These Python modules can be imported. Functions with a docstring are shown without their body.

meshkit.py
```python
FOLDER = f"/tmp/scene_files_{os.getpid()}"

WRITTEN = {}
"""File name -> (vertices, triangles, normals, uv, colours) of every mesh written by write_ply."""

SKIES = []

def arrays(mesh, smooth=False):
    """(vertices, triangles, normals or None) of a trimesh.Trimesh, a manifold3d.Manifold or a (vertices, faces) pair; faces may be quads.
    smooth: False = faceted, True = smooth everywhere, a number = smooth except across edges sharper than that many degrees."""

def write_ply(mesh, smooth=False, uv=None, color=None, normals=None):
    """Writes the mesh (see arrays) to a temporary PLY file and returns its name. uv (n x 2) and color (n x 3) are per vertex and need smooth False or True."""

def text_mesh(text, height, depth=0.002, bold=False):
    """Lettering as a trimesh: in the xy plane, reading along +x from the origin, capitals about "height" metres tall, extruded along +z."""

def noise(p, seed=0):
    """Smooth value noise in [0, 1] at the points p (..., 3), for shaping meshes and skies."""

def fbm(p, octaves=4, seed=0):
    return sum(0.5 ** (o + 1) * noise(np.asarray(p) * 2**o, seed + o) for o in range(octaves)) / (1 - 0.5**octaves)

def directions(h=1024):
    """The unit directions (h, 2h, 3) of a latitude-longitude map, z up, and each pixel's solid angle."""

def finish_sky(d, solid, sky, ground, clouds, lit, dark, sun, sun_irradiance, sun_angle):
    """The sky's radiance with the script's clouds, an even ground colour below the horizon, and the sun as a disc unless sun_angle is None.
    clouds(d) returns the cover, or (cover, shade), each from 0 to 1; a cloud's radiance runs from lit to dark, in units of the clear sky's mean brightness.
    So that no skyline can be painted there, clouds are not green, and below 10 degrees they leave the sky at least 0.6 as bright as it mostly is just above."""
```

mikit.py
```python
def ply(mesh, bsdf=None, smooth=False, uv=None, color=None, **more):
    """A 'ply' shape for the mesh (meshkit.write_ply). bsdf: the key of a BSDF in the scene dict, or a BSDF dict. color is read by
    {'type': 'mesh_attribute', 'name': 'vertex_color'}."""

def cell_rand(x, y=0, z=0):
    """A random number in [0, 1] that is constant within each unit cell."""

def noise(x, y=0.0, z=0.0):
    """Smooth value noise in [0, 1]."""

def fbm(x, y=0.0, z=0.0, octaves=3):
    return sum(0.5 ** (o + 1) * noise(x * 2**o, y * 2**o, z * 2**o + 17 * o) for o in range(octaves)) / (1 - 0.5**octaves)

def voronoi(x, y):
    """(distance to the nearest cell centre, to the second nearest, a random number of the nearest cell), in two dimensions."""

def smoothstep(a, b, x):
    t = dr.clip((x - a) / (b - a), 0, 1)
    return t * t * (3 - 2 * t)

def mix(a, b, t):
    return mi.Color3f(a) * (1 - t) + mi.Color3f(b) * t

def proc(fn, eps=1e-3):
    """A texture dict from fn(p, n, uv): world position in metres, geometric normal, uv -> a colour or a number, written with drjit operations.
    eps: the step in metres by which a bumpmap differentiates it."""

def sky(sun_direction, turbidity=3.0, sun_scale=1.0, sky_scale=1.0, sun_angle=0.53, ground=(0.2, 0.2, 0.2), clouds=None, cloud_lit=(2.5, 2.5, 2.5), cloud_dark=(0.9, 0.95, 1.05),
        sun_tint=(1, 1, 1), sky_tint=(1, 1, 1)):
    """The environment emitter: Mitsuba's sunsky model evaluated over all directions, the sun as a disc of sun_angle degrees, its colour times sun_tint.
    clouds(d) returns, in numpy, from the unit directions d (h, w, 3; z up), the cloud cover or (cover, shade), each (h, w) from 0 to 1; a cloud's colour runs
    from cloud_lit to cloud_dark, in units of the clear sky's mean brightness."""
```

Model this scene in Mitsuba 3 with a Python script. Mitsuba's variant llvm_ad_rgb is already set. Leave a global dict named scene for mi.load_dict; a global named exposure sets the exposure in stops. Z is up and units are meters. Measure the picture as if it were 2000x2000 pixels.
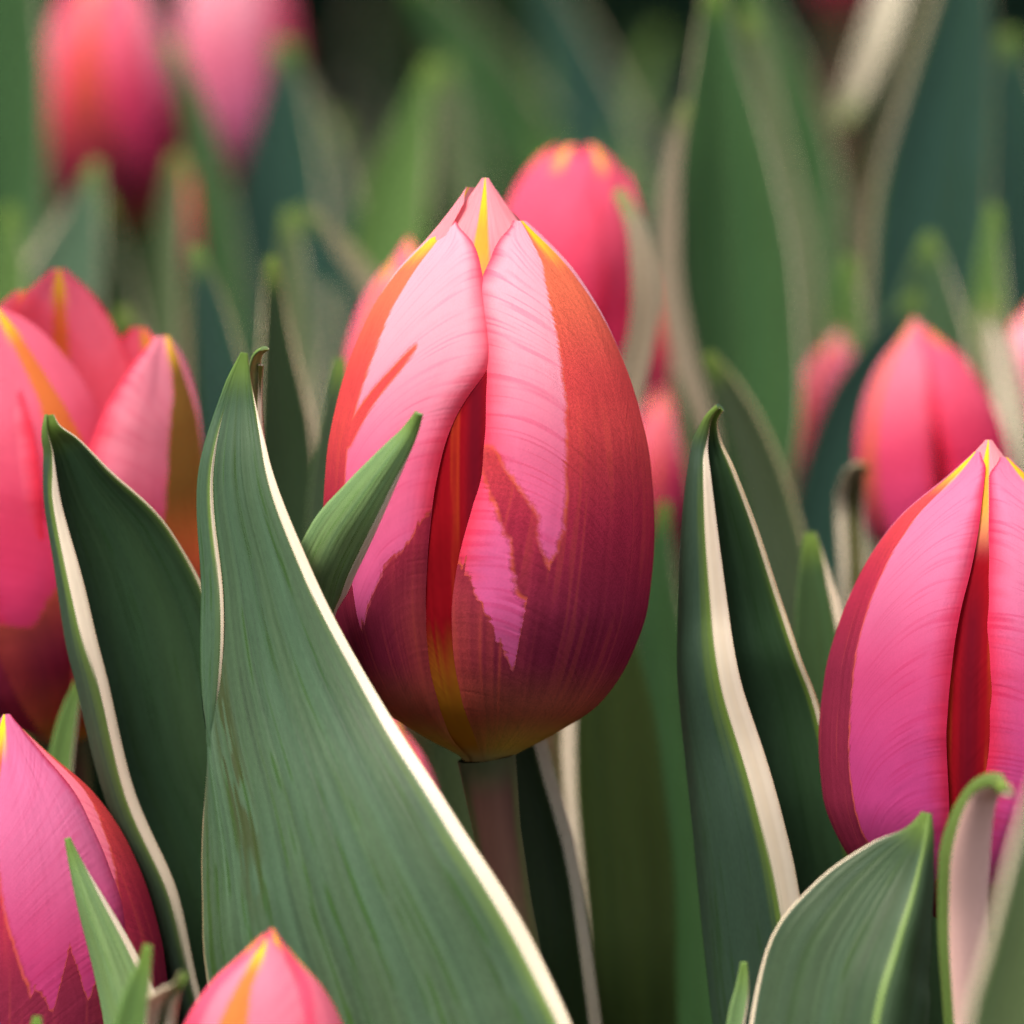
"""A bed of pink and red flamed tulips with cream edged leaves, close up. x right, y away from the camera, z up, metres."""
import math
import random

import drjit as dr
import mitsuba as mi
import numpy as np
import trimesh
from scipy.interpolate import PchipInterpolator

import mikit
import meshkit
from mikit import noise, smoothstep

T = mi.ScalarTransform4f
scene, labels = {}, {}

# ------------------------------------------------------------------ camera, sky, exposure
PITCH = math.radians(12)
EYE = np.array([0, -0.6847, 0.4605])
LOOK = np.array([0, math.cos(PITCH), -math.sin(PITCH)])
scene['camera'] = {
    'type': 'thinlens', 'fov': 8.5617, 'fov_axis': 'x', 'aperture_radius': 0.0078, 'focus_distance': 0.690,
    'near_clip': 0.02, 'far_clip': 2000.0,
    'to_world': T().look_at(origin=EYE.tolist(), target=(EYE + LOOK).tolist(), up=[0, 0, 1])}


def overcast(d):
    """An evenly clouded sky, three times as bright overhead as at the horizon."""
    return np.ones(d.shape[:2]), 1 - np.clip(d[..., 2], 0, 1) ** 0.8


scene['sky'] = mikit.sky((-0.38, -0.30, 0.87), turbidity=3, sun_scale=0.75, sun_tint=(0.95, 1.0, 1.08), sun_angle=30, clouds=overcast,
                         cloud_lit=(2.5, 2.6, 2.75), cloud_dark=(0.65, 0.68, 0.72), ground=(0.08, 0.09, 0.06))
exposure = 2.42

# ------------------------------------------------------------------ pigment tables: one column of numbers per kind of petal or leaf
NB = 41
PETALS = []          # rows of numbers, in the order that petal_colour reads them


def petal_kind(base, left, right, tongues=(), inner=0.0, centre=0.0, warm=0.0, pale=0.0):
    """base: height of the dark flame over u = -1..1; left, right: half width of the rib's flame at v = 0..1 (6 values); tongues: up to three (u, v, u, v, width)."""
    x = np.linspace(-1, 1, NB)
    b = np.interp(x, np.linspace(-1, 1, len(base)), base)
    t = list(tongues) + [(9, 9, 9.1, 9.1, 0.001)] * (3 - len(tongues))
    PETALS.append([*b, *left, *right, *np.ravel(t), inner, centre, warm, pale])
    return len(PETALS) - 1


LEAVES = []


def leaf_kind(cream_left, cream_right, colour, streak=1.0, inner=None, dirt=0.0, yellow=1.0, rib=9.0):
    """cream widths as a share of the half width; colour of the face towards the path; inner: colour of the other face; rib: where a midrib runs, painted pale for the light on its ridge."""
    LEAVES.append([cream_left, cream_right, *(0.44 * x for x in colour), *(0.44 * x for x in inner or colour), streak, dirt, yellow, rib])
    return len(LEAVES) - 1


PT, LT = [], []      # filled with the finished tables further down


def row(table, n, k, i):
    return dr.gather(mi.Float, table[0], mi.UInt32(k * n + i))


def rowlerp(table, n, k, first, count, x):
    x = dr.clip(x, 0, 1) * (count - 1)
    i = dr.minimum(dr.floor(x), count - 2)
    return dr.lerp(row(table, n, k, first + i), row(table, n, k, first + i + 1), x - i)


NP_ = NB + 12 + 15 + 4
NL_ = 12


def c3(r, g, b):
    return mi.Color3f(r, g, b)


def lerp3(a, b, t):
    return a * (1 - t) + b * t


def petal_colour(p, n, uv):
    k = dr.floor(uv.x / 4)
    u, v = uv.x - 4 * k - 1, uv.y
    a = dr.abs(u)
    s = v - 0.22 * a * (2 - a)                                 # constant along a side vein
    sd = k * 3.7 + dr.select(u < 0, 40.0, 0.0)
    vein = noise(s * 200 + 4 * noise(u * 3, v * 9, sd), u * 3.2, sd)
    vein2 = noise(s * 70, u * 2.5 + 7, sd)
    long_ = noise(u * 46 + 1.5 * noise(v * 6, u * 2, sd), v * 5, sd + 3)
    long2 = noise(u * 15, v * 3, sd + 8)
    patch = noise(u * 3 + 5, v * 5, sd + 11)
    grain = noise(u * 130, v * 420, sd)
    jag = 0.020 * smoothstep(0.62, 0.95, noise(u * 44, s * 5, sd)) + (noise(u * 13, 2.0, sd) - 0.5) * 0.014 + (vein - 0.5) * 0.014 + (long_ - 0.5) * 0.018
    base = rowlerp(PT, NP_, k, 0, NB, 0.5 + 0.5 * u)
    d_base = (base + jag - v) * 1.0
    centre = row(PT, NP_, k, NP_ - 3) * smoothstep(1.0, 0.8, v)
    ucs = u - centre
    wl, wr = rowlerp(PT, NP_, k, NB, 6, v), rowlerp(PT, NP_, k, NB + 6, 6, v)
    d_rib = (dr.select(ucs < 0, wl, wr) - dr.abs(ucs)) * 0.325 + (vein2 - 0.5) * 0.006 + (noise(v * 9, 3.0, sd + 5) - 0.5) * 0.014
    d_rib = dr.select(wl + wr < 0.005, -0.1, d_rib)
    d = dr.maximum(d_base, d_rib)
    for i in range(3):
        o = NB + 12 + 5 * i
        u0, v0, u1, v1, w = [row(PT, NP_, k, o + j) for j in range(5)]
        du, dv = (u1 - u0) * 0.325, v1 - v0
        qx, qy = (u - u0) * 0.325, v - v0
        h = dr.clip((qx * du + qy * dv) / (du * du + dv * dv), 0, 1)
        dist = dr.sqrt(dr.square(qx - h * du) + dr.square(qy - h * dv))
        d = dr.maximum(d, dr.select(w > 0, w * (0.10 + 0.90 * dr.sqrt(h)), -w * (0.62 + 0.38 * h)) - dist + jag * 0.16)
    flame = smoothstep(-0.007, 0.007, d + (vein - 0.5) * 0.012 * noise(u * 9, v * 14, sd + 23) + (grain - 0.5) * 0.005)
    rim = smoothstep(-0.004, 0.002, d) * smoothstep(0.009, 0.002, d)
    # the pink ground
    ground = lerp3(c3(0.76, 0.125, 0.360), c3(0.82, 0.150, 0.310), smoothstep(0.26, 0.58, v))
    ground = lerp3(ground, c3(0.92, 0.40, 0.51), smoothstep(0.50, 0.84, v))
    ground = lerp3(ground, c3(0.86, 0.07, 0.14), smoothstep(0.80, 1.0, a + (vein2 - 0.5) * 0.05) * 0.8)  # red towards the rolled margins stands for light passing through the fold
    ground *= 1 - c3(0.08, 0.36, 0.26) * smoothstep(0.45, 0.95, vein) * (0.3 + 0.7 * a) - 0.14 * (patch - 0.5) - 0.08 * (grain - 0.5)
    ground = lerp3(ground, c3(0.84, 0.03, 0.075), smoothstep(0.92, 1.0, a) * 0.45)  # stronger red at the very edge, a painted glow of transmitted light
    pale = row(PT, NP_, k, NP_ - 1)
    ground = lerp3(ground, ground * c3(0.98, 0.30, 0.44), dr.maximum(-pale, 0) * dr.select(pale < -1, 0.0, 1.0))  # coral tint paints in light shining through the petals from behind
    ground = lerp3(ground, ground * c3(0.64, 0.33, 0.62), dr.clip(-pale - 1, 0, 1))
    pale = dr.maximum(pale, 0)
    ground = lerp3(ground, c3(0.92, 0.52, 0.66), pale * 0.6)
    # the flame; some kinds stay dark higher up, some are olive near the point
    warm = row(PT, NP_, k, NP_ - 2)
    v_petal, v = v, dr.select(warm < 0, dr.maximum(v + 0.17 * warm, 0.20), v)
    fl = lerp3(c3(0.78, 0.52, 0.08), c3(0.60, 0.16, 0.08), smoothstep(0.01, 0.10, v))
    fl = lerp3(fl, c3(0.260, 0.026, 0.066), smoothstep(0.05, 0.20, v))
    fl = lerp3(fl, c3(0.46, 0.034, 0.080), smoothstep(0.24, 0.48, v))
    fl = lerp3(fl, c3(0.76, 0.082, 0.088), smoothstep(0.42, 0.66, v))
    fl = lerp3(fl, c3(0.90, 0.195, 0.105), smoothstep(0.68, 0.92, v))
    # near the folded margins the flame is lighter and more orange; lengthwise streaks
    fl = lerp3(fl, c3(0.58, 0.085, 0.060), smoothstep(0.50, 1.0, a + 0.3 * (long_ - 0.5)) * 0.45 * (1 - smoothstep(0.22, 0.45, v)))
    fl *= 0.86 + (0.16 + 0.16 * smoothstep(0.5, 0.2, v)) * long_ + 0.12 * (long2 - 0.5) + 0.26 * (grain - 0.5) - 0.10 * smoothstep(0.5, 1.0, vein)
    fl = lerp3(fl, c3(0.62, 0.13, 0.035), smoothstep(0.62, 0.9, long_) * 0.13 * (1 - smoothstep(0.5, 0.8, v)))
    v = v_petal
    fl = lerp3(fl, c3(0.78, 0.22, 0.06), dr.clip(warm, 0, 1) * smoothstep(0.2, 0.6, v))
    fl = lerp3(fl, c3(0.27, 0.155, 0.035), dr.clip(warm - 1, 0, 1) * smoothstep(0.45, 0.65, v))
    fl = lerp3(fl, c3(0.80, 0.15, 0.05), rim * (0.10 + 0.7 * noise(v * 30, u * 9, sd)))
    out = lerp3(ground, fl, flame)
    # inner tepals: deep red in the closed bud, a purple rib between two orange lines, olive yellow at the foot
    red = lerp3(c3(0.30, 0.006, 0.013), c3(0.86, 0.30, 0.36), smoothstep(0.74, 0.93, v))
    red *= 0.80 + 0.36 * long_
    red = lerp3(red, c3(0.72, 0.15, 0.02), smoothstep(0.04, 0.015, dr.abs(a - 0.13)) * (0.03 + 0.30 * smoothstep(0.3, 0.9, noise(v * 12, u * 30, sd))) * smoothstep(0.9, 0.75, v))
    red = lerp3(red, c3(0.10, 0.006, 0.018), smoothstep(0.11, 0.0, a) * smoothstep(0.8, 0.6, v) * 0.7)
    red = lerp3(red, c3(0.60, 0.25, 0.02), smoothstep(0.25, 0.05, v + 0.06 * (long_ - 0.5)))
    red = lerp3(red, c3(0.86, 0.36, 0.05), smoothstep(0.13, 0.07, a) * smoothstep(0.76, 0.88, v))
    out = lerp3(out, red, row(PT, NP_, k, NP_ - 4))
    # yellow point of the tip and pale yellow foot
    tip = smoothstep(0.90, 0.985, v + 0.02 * (long_ - 0.5)) * smoothstep(0.26, 0.12, dr.abs(ucs) * (1 + 0.9 * row(PT, NP_, k, NP_ - 4)))
    out = lerp3(out, c3(0.93, 0.62, 0.03), tip)
    out = lerp3(out, c3(0.52, 0.42, 0.16), smoothstep(0.035, 0.0, v) * 0.85)
    speck = smoothstep(0.986, 0.996, noise(u * 90, v * 300, sd + 21))
    out = lerp3(out, c3(0.35, 0.05, 0.08), speck * 0.6)
    return dr.clip(out, 0.004, 0.95)


def petal_relief(p, n, uv):
    k = dr.floor(uv.x / 4)
    u, v = uv.x - 4 * k - 1, uv.y
    a = dr.abs(u)
    s = v - 0.22 * a * (2 - a)
    return noise(s * 200, u * 3.2, k) * 0.45 + noise(u * 40, v * 4, k + 4) * 0.6 + noise(u * 7, v * 9, k + 2) * 2.0


def leaf_colour(p, n, uv):
    far = uv.y > 2                                             # the blade's other face is written with v + 4
    v = dr.select(far, uv.y - 4, uv.y)
    k = dr.floor(uv.x / 4)
    u = uv.x - 4 * k - 1
    sd = k * 5.3
    line = noise(u * 60 + 1.2 * noise(v * 7, u * 3, sd), v * 4, sd)
    line2 = noise(u * 22 + 3, v * 2.5, sd + 2)
    line3 = noise(u * 120, v * 9, sd + 6)
    broad = noise(u * 4, v * 6, sd + 4)
    mottle = noise(u * 18, v * 60, sd + 9)
    grain = noise(u * 190, v * 900, sd + 1)
    cl, cr = row(LT, NL_, k, 0), row(LT, NL_, k, 1)
    cw = dr.select(u < 0, cl, cr) * (1 + 0.9 * smoothstep(0.82, 0.97, v)) * smoothstep(1.0, 0.975, v)
    edge = dr.abs(u) - (1 - cw)
    edge += (noise(u * 3 + 50, v * 22, sd + 3) - 0.5) * 0.095 * (cw + 0.12) * 4 + (line3 - 0.5) * 0.02 + (noise(u * 22, v * 14, sd + 7) - 0.5) * 0.06
    col = dr.select(far, c3(*[row(LT, NL_, k, 5 + i) for i in range(3)]), c3(*[row(LT, NL_, k, 2 + i) for i in range(3)]))
    streak = row(LT, NL_, k, 8)
    col = col * (1 + streak * (0.14 * (line - 0.5) + 0.26 * (line2 - 0.5) + 0.24 * (line3 - 0.5)) + 0.30 * (broad - 0.5) + 0.20 * (mottle - 0.5) + 0.26 * (grain - 0.5))
    bloom = smoothstep(0.35, 0.8, noise(u * 7 + 9, v * 11, sd + 12))
    col = lerp3(col, col * c3(0.92, 1.02, 1.16), bloom * 0.6)
    # rubbed lines where the wax is gone: darker, greener
    rub = smoothstep(0.60, 0.74, noise(u * 34 + 0.8 * noise(v * 5, u, sd), v * 5, sd + 14)) * smoothstep(0.40, 0.72, noise(u * 60, v * 90, sd + 15)) * streak
    col = lerp3(col, col * c3(0.55, 0.78, 0.28), rub * 0.9)
    fine = smoothstep(0.045, 0.0, dr.abs(noise(u * 15 + 0.5 * noise(v * 9, u * 2, sd), v * 2.2, sd + 31) - 0.5)) * smoothstep(0.30, 0.65, noise(u * 9, v * 26, sd + 32))
    col = lerp3(col, col * c3(0.62, 0.82, 0.42), fine * streak * 0.75)
    dirt = row(LT, NL_, k, 9)
    worn = smoothstep(0.15, 0.05, dr.abs(u + 0.50 + 0.05 * (noise(v * 14, 1.0, sd) - 0.5))) * smoothstep(0.82, 0.87, v) * smoothstep(0.955, 0.93, v)
    worn *= smoothstep(0.30, 0.62, noise(u * 45, v * 120, sd + 16))
    col = lerp3(col, c3(0.030, 0.038, 0.006), worn * dirt * 0.75)
    # yellow green seam, then the cream margin
    yl = row(LT, NL_, k, 10)
    patchy = 0.25 + 0.9 * smoothstep(0.35, 0.7, noise(v * 24, 4.0 + u, sd + 19))
    col = lerp3(col, c3(0.15, 0.24, 0.03), patchy * smoothstep(-0.05 - 0.10 * noise(u * 40, v * 11, sd + 17), -0.005, edge) * smoothstep(0.02, 0.05, cw) * dr.clip(yl, 0, 1) * 0.6)
    cream = lerp3(c3(0.64, 0.54, 0.40), c3(0.72, 0.65, 0.54), line2)
    cream = lerp3(cream, c3(0.27, 0.25, 0.16), dr.clip(yl - 1, 0, 1))
    cream = lerp3(cream, c3(0.80, 0.50, 0.46), dr.clip(-yl, 0, 1))
    cream *= 1 - 0.10 * (line - 0.5)
    col = lerp3(col, cream, smoothstep(-0.014, 0.014, edge) * smoothstep(0.0, 0.02, cw))
    # a thin tan rim and a yellow green point
    col = lerp3(col, c3(0.52, 0.36, 0.20), smoothstep(0.985, 1.0, dr.abs(u)) * 0.6 * smoothstep(0.015, 0.03, cw))
    col = lerp3(col, c3(0.15, 0.25, 0.03), smoothstep(0.984, 0.999, v) * 0.6)
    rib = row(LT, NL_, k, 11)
    col = lerp3(col, c3(0.17, 0.27, 0.08), smoothstep(0.05, 0.015, dr.abs(u - rib)) * 0.8)  # pale midrib, with the light its ridge catches put into the colour
    return dr.clip(col, 0.004, 0.9)


def leaf_relief(p, n, uv):
    k = dr.floor(uv.x / 4)
    u = uv.x - 4 * k - 1
    v = uv.y
    return noise(u * 55 + noise(v * 7, u * 3, k), v * 3, k) + 1.6 * noise(u * 20, v * 2, k + 5) + 0.3 * noise(u * 190, v * 500, k)


def stem_colour(p, n, uv):
    a = noise(uv.x * 24, uv.y * 5, 3)
    b = noise(uv.x * 6, uv.y * 7, 5)
    col = lerp3(c3(0.095, 0.095, 0.038), c3(0.105, 0.050, 0.040), smoothstep(0.3, 0.75, b))
    col = lerp3(col, c3(0.075, 0.085, 0.040), smoothstep(0.985, 1.0, uv.y))
    return col * (0.8 + 0.4 * a)


def soil_colour(p, n, uv):
    a = mikit.fbm(p.x * 60, p.y * 60, 1.0, 4)
    b = noise(p.x * 9, p.y * 9, 2.0)
    return lerp3(c3(0.018, 0.013, 0.009), c3(0.065, 0.047, 0.032), a) * (0.7 + 0.5 * b)


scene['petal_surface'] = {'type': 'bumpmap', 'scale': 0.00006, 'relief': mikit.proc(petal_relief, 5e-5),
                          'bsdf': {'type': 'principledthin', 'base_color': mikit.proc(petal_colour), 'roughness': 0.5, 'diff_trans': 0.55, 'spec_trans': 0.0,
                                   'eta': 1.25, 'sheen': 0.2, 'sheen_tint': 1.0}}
scene['leaf_surface'] = {'type': 'twosided', 'bsdf': {
    'type': 'bumpmap', 'scale': 0.000035, 'relief': mikit.proc(leaf_relief, 5e-5),
    'bsdf': {'type': 'principled', 'base_color': mikit.proc(leaf_colour), 'roughness': 0.45, 'specular': 0.16}}}
scene['stem_surface'] = {'type': 'twosided', 'bsdf': {'type': 'principled', 'base_color': mikit.proc(stem_colour), 'roughness': 0.5, 'specular': 0.15}}
scene['soil_surface'] = {'type': 'twosided', 'bsdf': {'type': 'principled', 'base_color': mikit.proc(soil_colour), 'roughness': 0.95, 'specular': 0.15}}

# ------------------------------------------------------------------ naming


COUNT = {}


def thing(name, label, category, group=None):
    i = COUNT.get(name, 0)
    COUNT[name] = i + 1
    key = name if i == 0 else f'{name}_{i:03d}'
    labels[key] = {'label': label, 'category': category}
    if group:
        labels[key]['group'] = group
    return key


def part(holder, name, shape, label=None):
    i = COUNT.get((holder, name), 0)
    COUNT[(holder, name)] = i + 1
    key = f'{holder}__{name}' if i == 0 else f'{holder}__{name}_{i:03d}'
    scene[key] = shape
    if label:
        labels[key] = {'label': label}
    return key


# ------------------------------------------------------------------ shapes


def grid_faces(nu, nv):
    i = np.arange(nv - 1)[:, None] * nu + np.arange(nu - 1)[None]
    return np.stack([i, i + 1, i + nu + 1, i + nu], -1).reshape(-1, 4)


def along(points, n, power=1.0):
    """A smooth curve through the points, evenly by chord: (n, columns), and its parameter."""
    q = np.asarray(points, float)
    s = np.r_[0, np.cumsum(np.linalg.norm(np.diff(q[:, :3], axis=0), axis=1))]
    s /= s[-1]
    t = 1 - (1 - np.linspace(0, 1, n)) ** power
    return PchipInterpolator(s, q)(t), t


def resample(profile, n):
    q = np.asarray(profile, float)
    if len(q) > 2:
        s = np.r_[0, np.cumsum(np.linalg.norm(np.diff(q, axis=0), axis=1))]
        q = PchipInterpolator(s / s[-1], q)(np.linspace(0, 1, 160))
    s = np.r_[0, np.cumsum(np.linalg.norm(np.diff(q, axis=0), axis=1))]
    x = np.linspace(0, 1, n)
    return np.stack([np.interp(x, s / s[-1], q[:, i]) for i in range(2)], 1)


FLAT = [(-1, -0.16), (-0.5, 0.06), (0, 0.14), (0.5, 0.06), (1, -0.16)]
VEE = [(-1, -0.55), (-0.45, -0.1), (0, 0.22), (0.45, -0.1), (1, -0.55)]
KEEL = [(-1, 0.45), (-0.45, 0.1), (0, -0.2), (0.45, 0.1), (1, 0.45)]


def leaf_mesh(points, kind, low=FLAT, high=None, blend=(0.3, 0.7), nu=27, nv=90, thick=0.0007, wave=0.0, seed=0, power=1.25):
    """A blade with thickness along points of (x, y, z, half width, facing in degrees from the camera side), from the foot to the point.
    low, high: cross-sections (across, away) in half widths, between which the blade changes over blend. The half width is as seen from the path."""
    q, t = along([(*p[0], *p[1:]) for p in points], nv, power)
    c, face = q[:, :3], np.radians(q[:, 4])
    hw = q[:, 3] / np.maximum(np.cos(face), 0.4)
    tan = np.gradient(c, axis=0)
    tan /= np.linalg.norm(tan, axis=1, keepdims=True)
    f0 = np.stack([np.sin(face), -np.cos(face), 0 * face], 1)
    away = -(f0 - (f0 * tan).sum(1, keepdims=True) * tan)
    away /= np.linalg.norm(away, axis=1, keepdims=True)
    across = np.cross(away, tan)
    a = resample(low, nu)
    b = resample(high if high is not None else low, nu)
    m = np.clip((t - blend[0]) / (blend[1] - blend[0]), 0, 1)
    m = (m * m * (3 - 2 * m))[:, None, None]
    prof = a[None] * (1 - m) + b[None] * m
    u = np.linspace(-1, 1, nu)
    if wave:
        rs = np.random.RandomState(seed)
        ph = rs.rand(4) * 6.28
        w = np.abs(u)[None] ** 2 * np.sin(t[:, None] * 17 + ph[0] + np.where(u < 0, ph[1], ph[2])[None]) * wave
        w = w + 0.5 * wave * np.sin(t[:, None] * 9 + u[None] * 3 + ph[3])
        prof[..., 1] += w
        hw = hw * (1 + 0.25 * wave * np.sin(t * 23 + ph[0]))
    pos = c[:, None] + hw[:, None, None] * (prof[..., :1] * across[:, None] + prof[..., 1:] * away[:, None])
    du, dv = np.gradient(pos, axis=1), np.gradient(pos, axis=0)
    n = np.cross(du, dv)
    n /= np.maximum(np.linalg.norm(n, axis=2, keepdims=True), 1e-12)
    th = np.minimum(thick, 0.5 * hw[:, None] + 0.0001) * (1 - 0.72 * np.abs(u)[None] ** 6)
    top, bot = pos + n * th[..., None] / 2, pos - n * th[..., None] / 2
    f = grid_faces(nu, nv)
    N = nu * nv
    uv = np.stack([np.broadcast_to(4 * kind + u[None] + 1, (nv, nu)), np.broadcast_to(t[:, None], (nv, nu))], -1).reshape(-1, 2)
    left, right = np.arange(nv) * nu, np.arange(nv) * nu + nu - 1
    last = (nv - 1) * nu + np.arange(nu)

    def strip(i):
        return np.stack([i[:-1], i[1:], i[1:] + N, i[:-1] + N], 1)
    faces = np.vstack([f, f[:, ::-1] + N, strip(left), strip(right)[:, ::-1], strip(last)])
    v = np.vstack([top.reshape(-1, 3), bot.reshape(-1, 3)])
    return (v, faces), np.vstack([uv, uv + [0, 4.0]])


def blade(holder, points, kind, label=None, root=None, **more):
    """A leaf of holder; root: where its plant comes out of the soil."""
    if root is not None:
        (x, y, z), hw, face = points[0]
        mid = (x + (root[0] - x) * 0.45, y + (root[1] - y) * 0.45, z * 0.5)
        points = [((*root, 0.0), min(0.007, hw), face), (mid, max(0.010, hw * 0.8), face)] + list(points)
    mesh, uv = leaf_mesh(points, kind, **more)
    return part(holder, 'leaf', mikit.ply(mesh, 'leaf_surface', smooth=True, uv=uv), label)


def tube(points, radii, n=20, nv=40):
    q, t = along(np.c_[np.asarray(points, float), radii], nv)
    c, r = q[:, :3], q[:, 3]
    tan = np.gradient(c, axis=0)
    tan /= np.linalg.norm(tan, axis=1, keepdims=True)
    e1 = np.cross(tan, [0, 1, 0.0])
    e1 /= np.linalg.norm(e1, axis=1, keepdims=True)
    e2 = np.cross(tan, e1)
    a = np.linspace(0, 2 * np.pi, n + 1)
    pos = c[:, None] + r[:, None, None] * (np.cos(a)[None, :, None] * e1[:, None] + np.sin(a)[None, :, None] * e2[:, None])
    uv = np.stack(np.broadcast_arrays(a[None] / 6.2832, t[:, None]), -1)
    return (pos.reshape(-1, 3), grid_faces(n + 1, nv)), uv.reshape(-1, 2)


def stem(holder, points, radii):
    mesh, uv = tube(points, radii)
    return part(holder, 'stem', mikit.ply(mesh, 'stem_surface', smooth=True, uv=uv))


BUD = [(0, .13), (.012, .175), (.03, .30), (.05, .425), (.096, .665), (.175, .855), (.27, .965), (.40, 1.0), (.515, .975), (.62, .90), (.742, .745), (.838, .545), (.93, .235), (.97, .11), (1, .03)]
SLIM = [(0, .15), (.02, .3), (.06, .52), (.14, .76), (.27, .93), (.40, 1.0), (.52, .99), (.64, .92), (.76, .77), (.86, .56), (.94, .30), (1, .05)]
OPEN = [(0, .14), (.02, .27), (.06, .5), (.13, .74), (.25, .93), (.4, 1.03), (.55, 1.04), (.7, .98), (.82, .86), (.92, .72), (1, .6)]
SHAPE = [(0, .13), (.03, .34), (.1, .66), (.2, .88), (.34, 1.03), (.48, 1.08), (.62, 1.05), (.74, .94), (.84, .74), (.92, .47), (.975, .22), (1, .02)]


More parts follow.
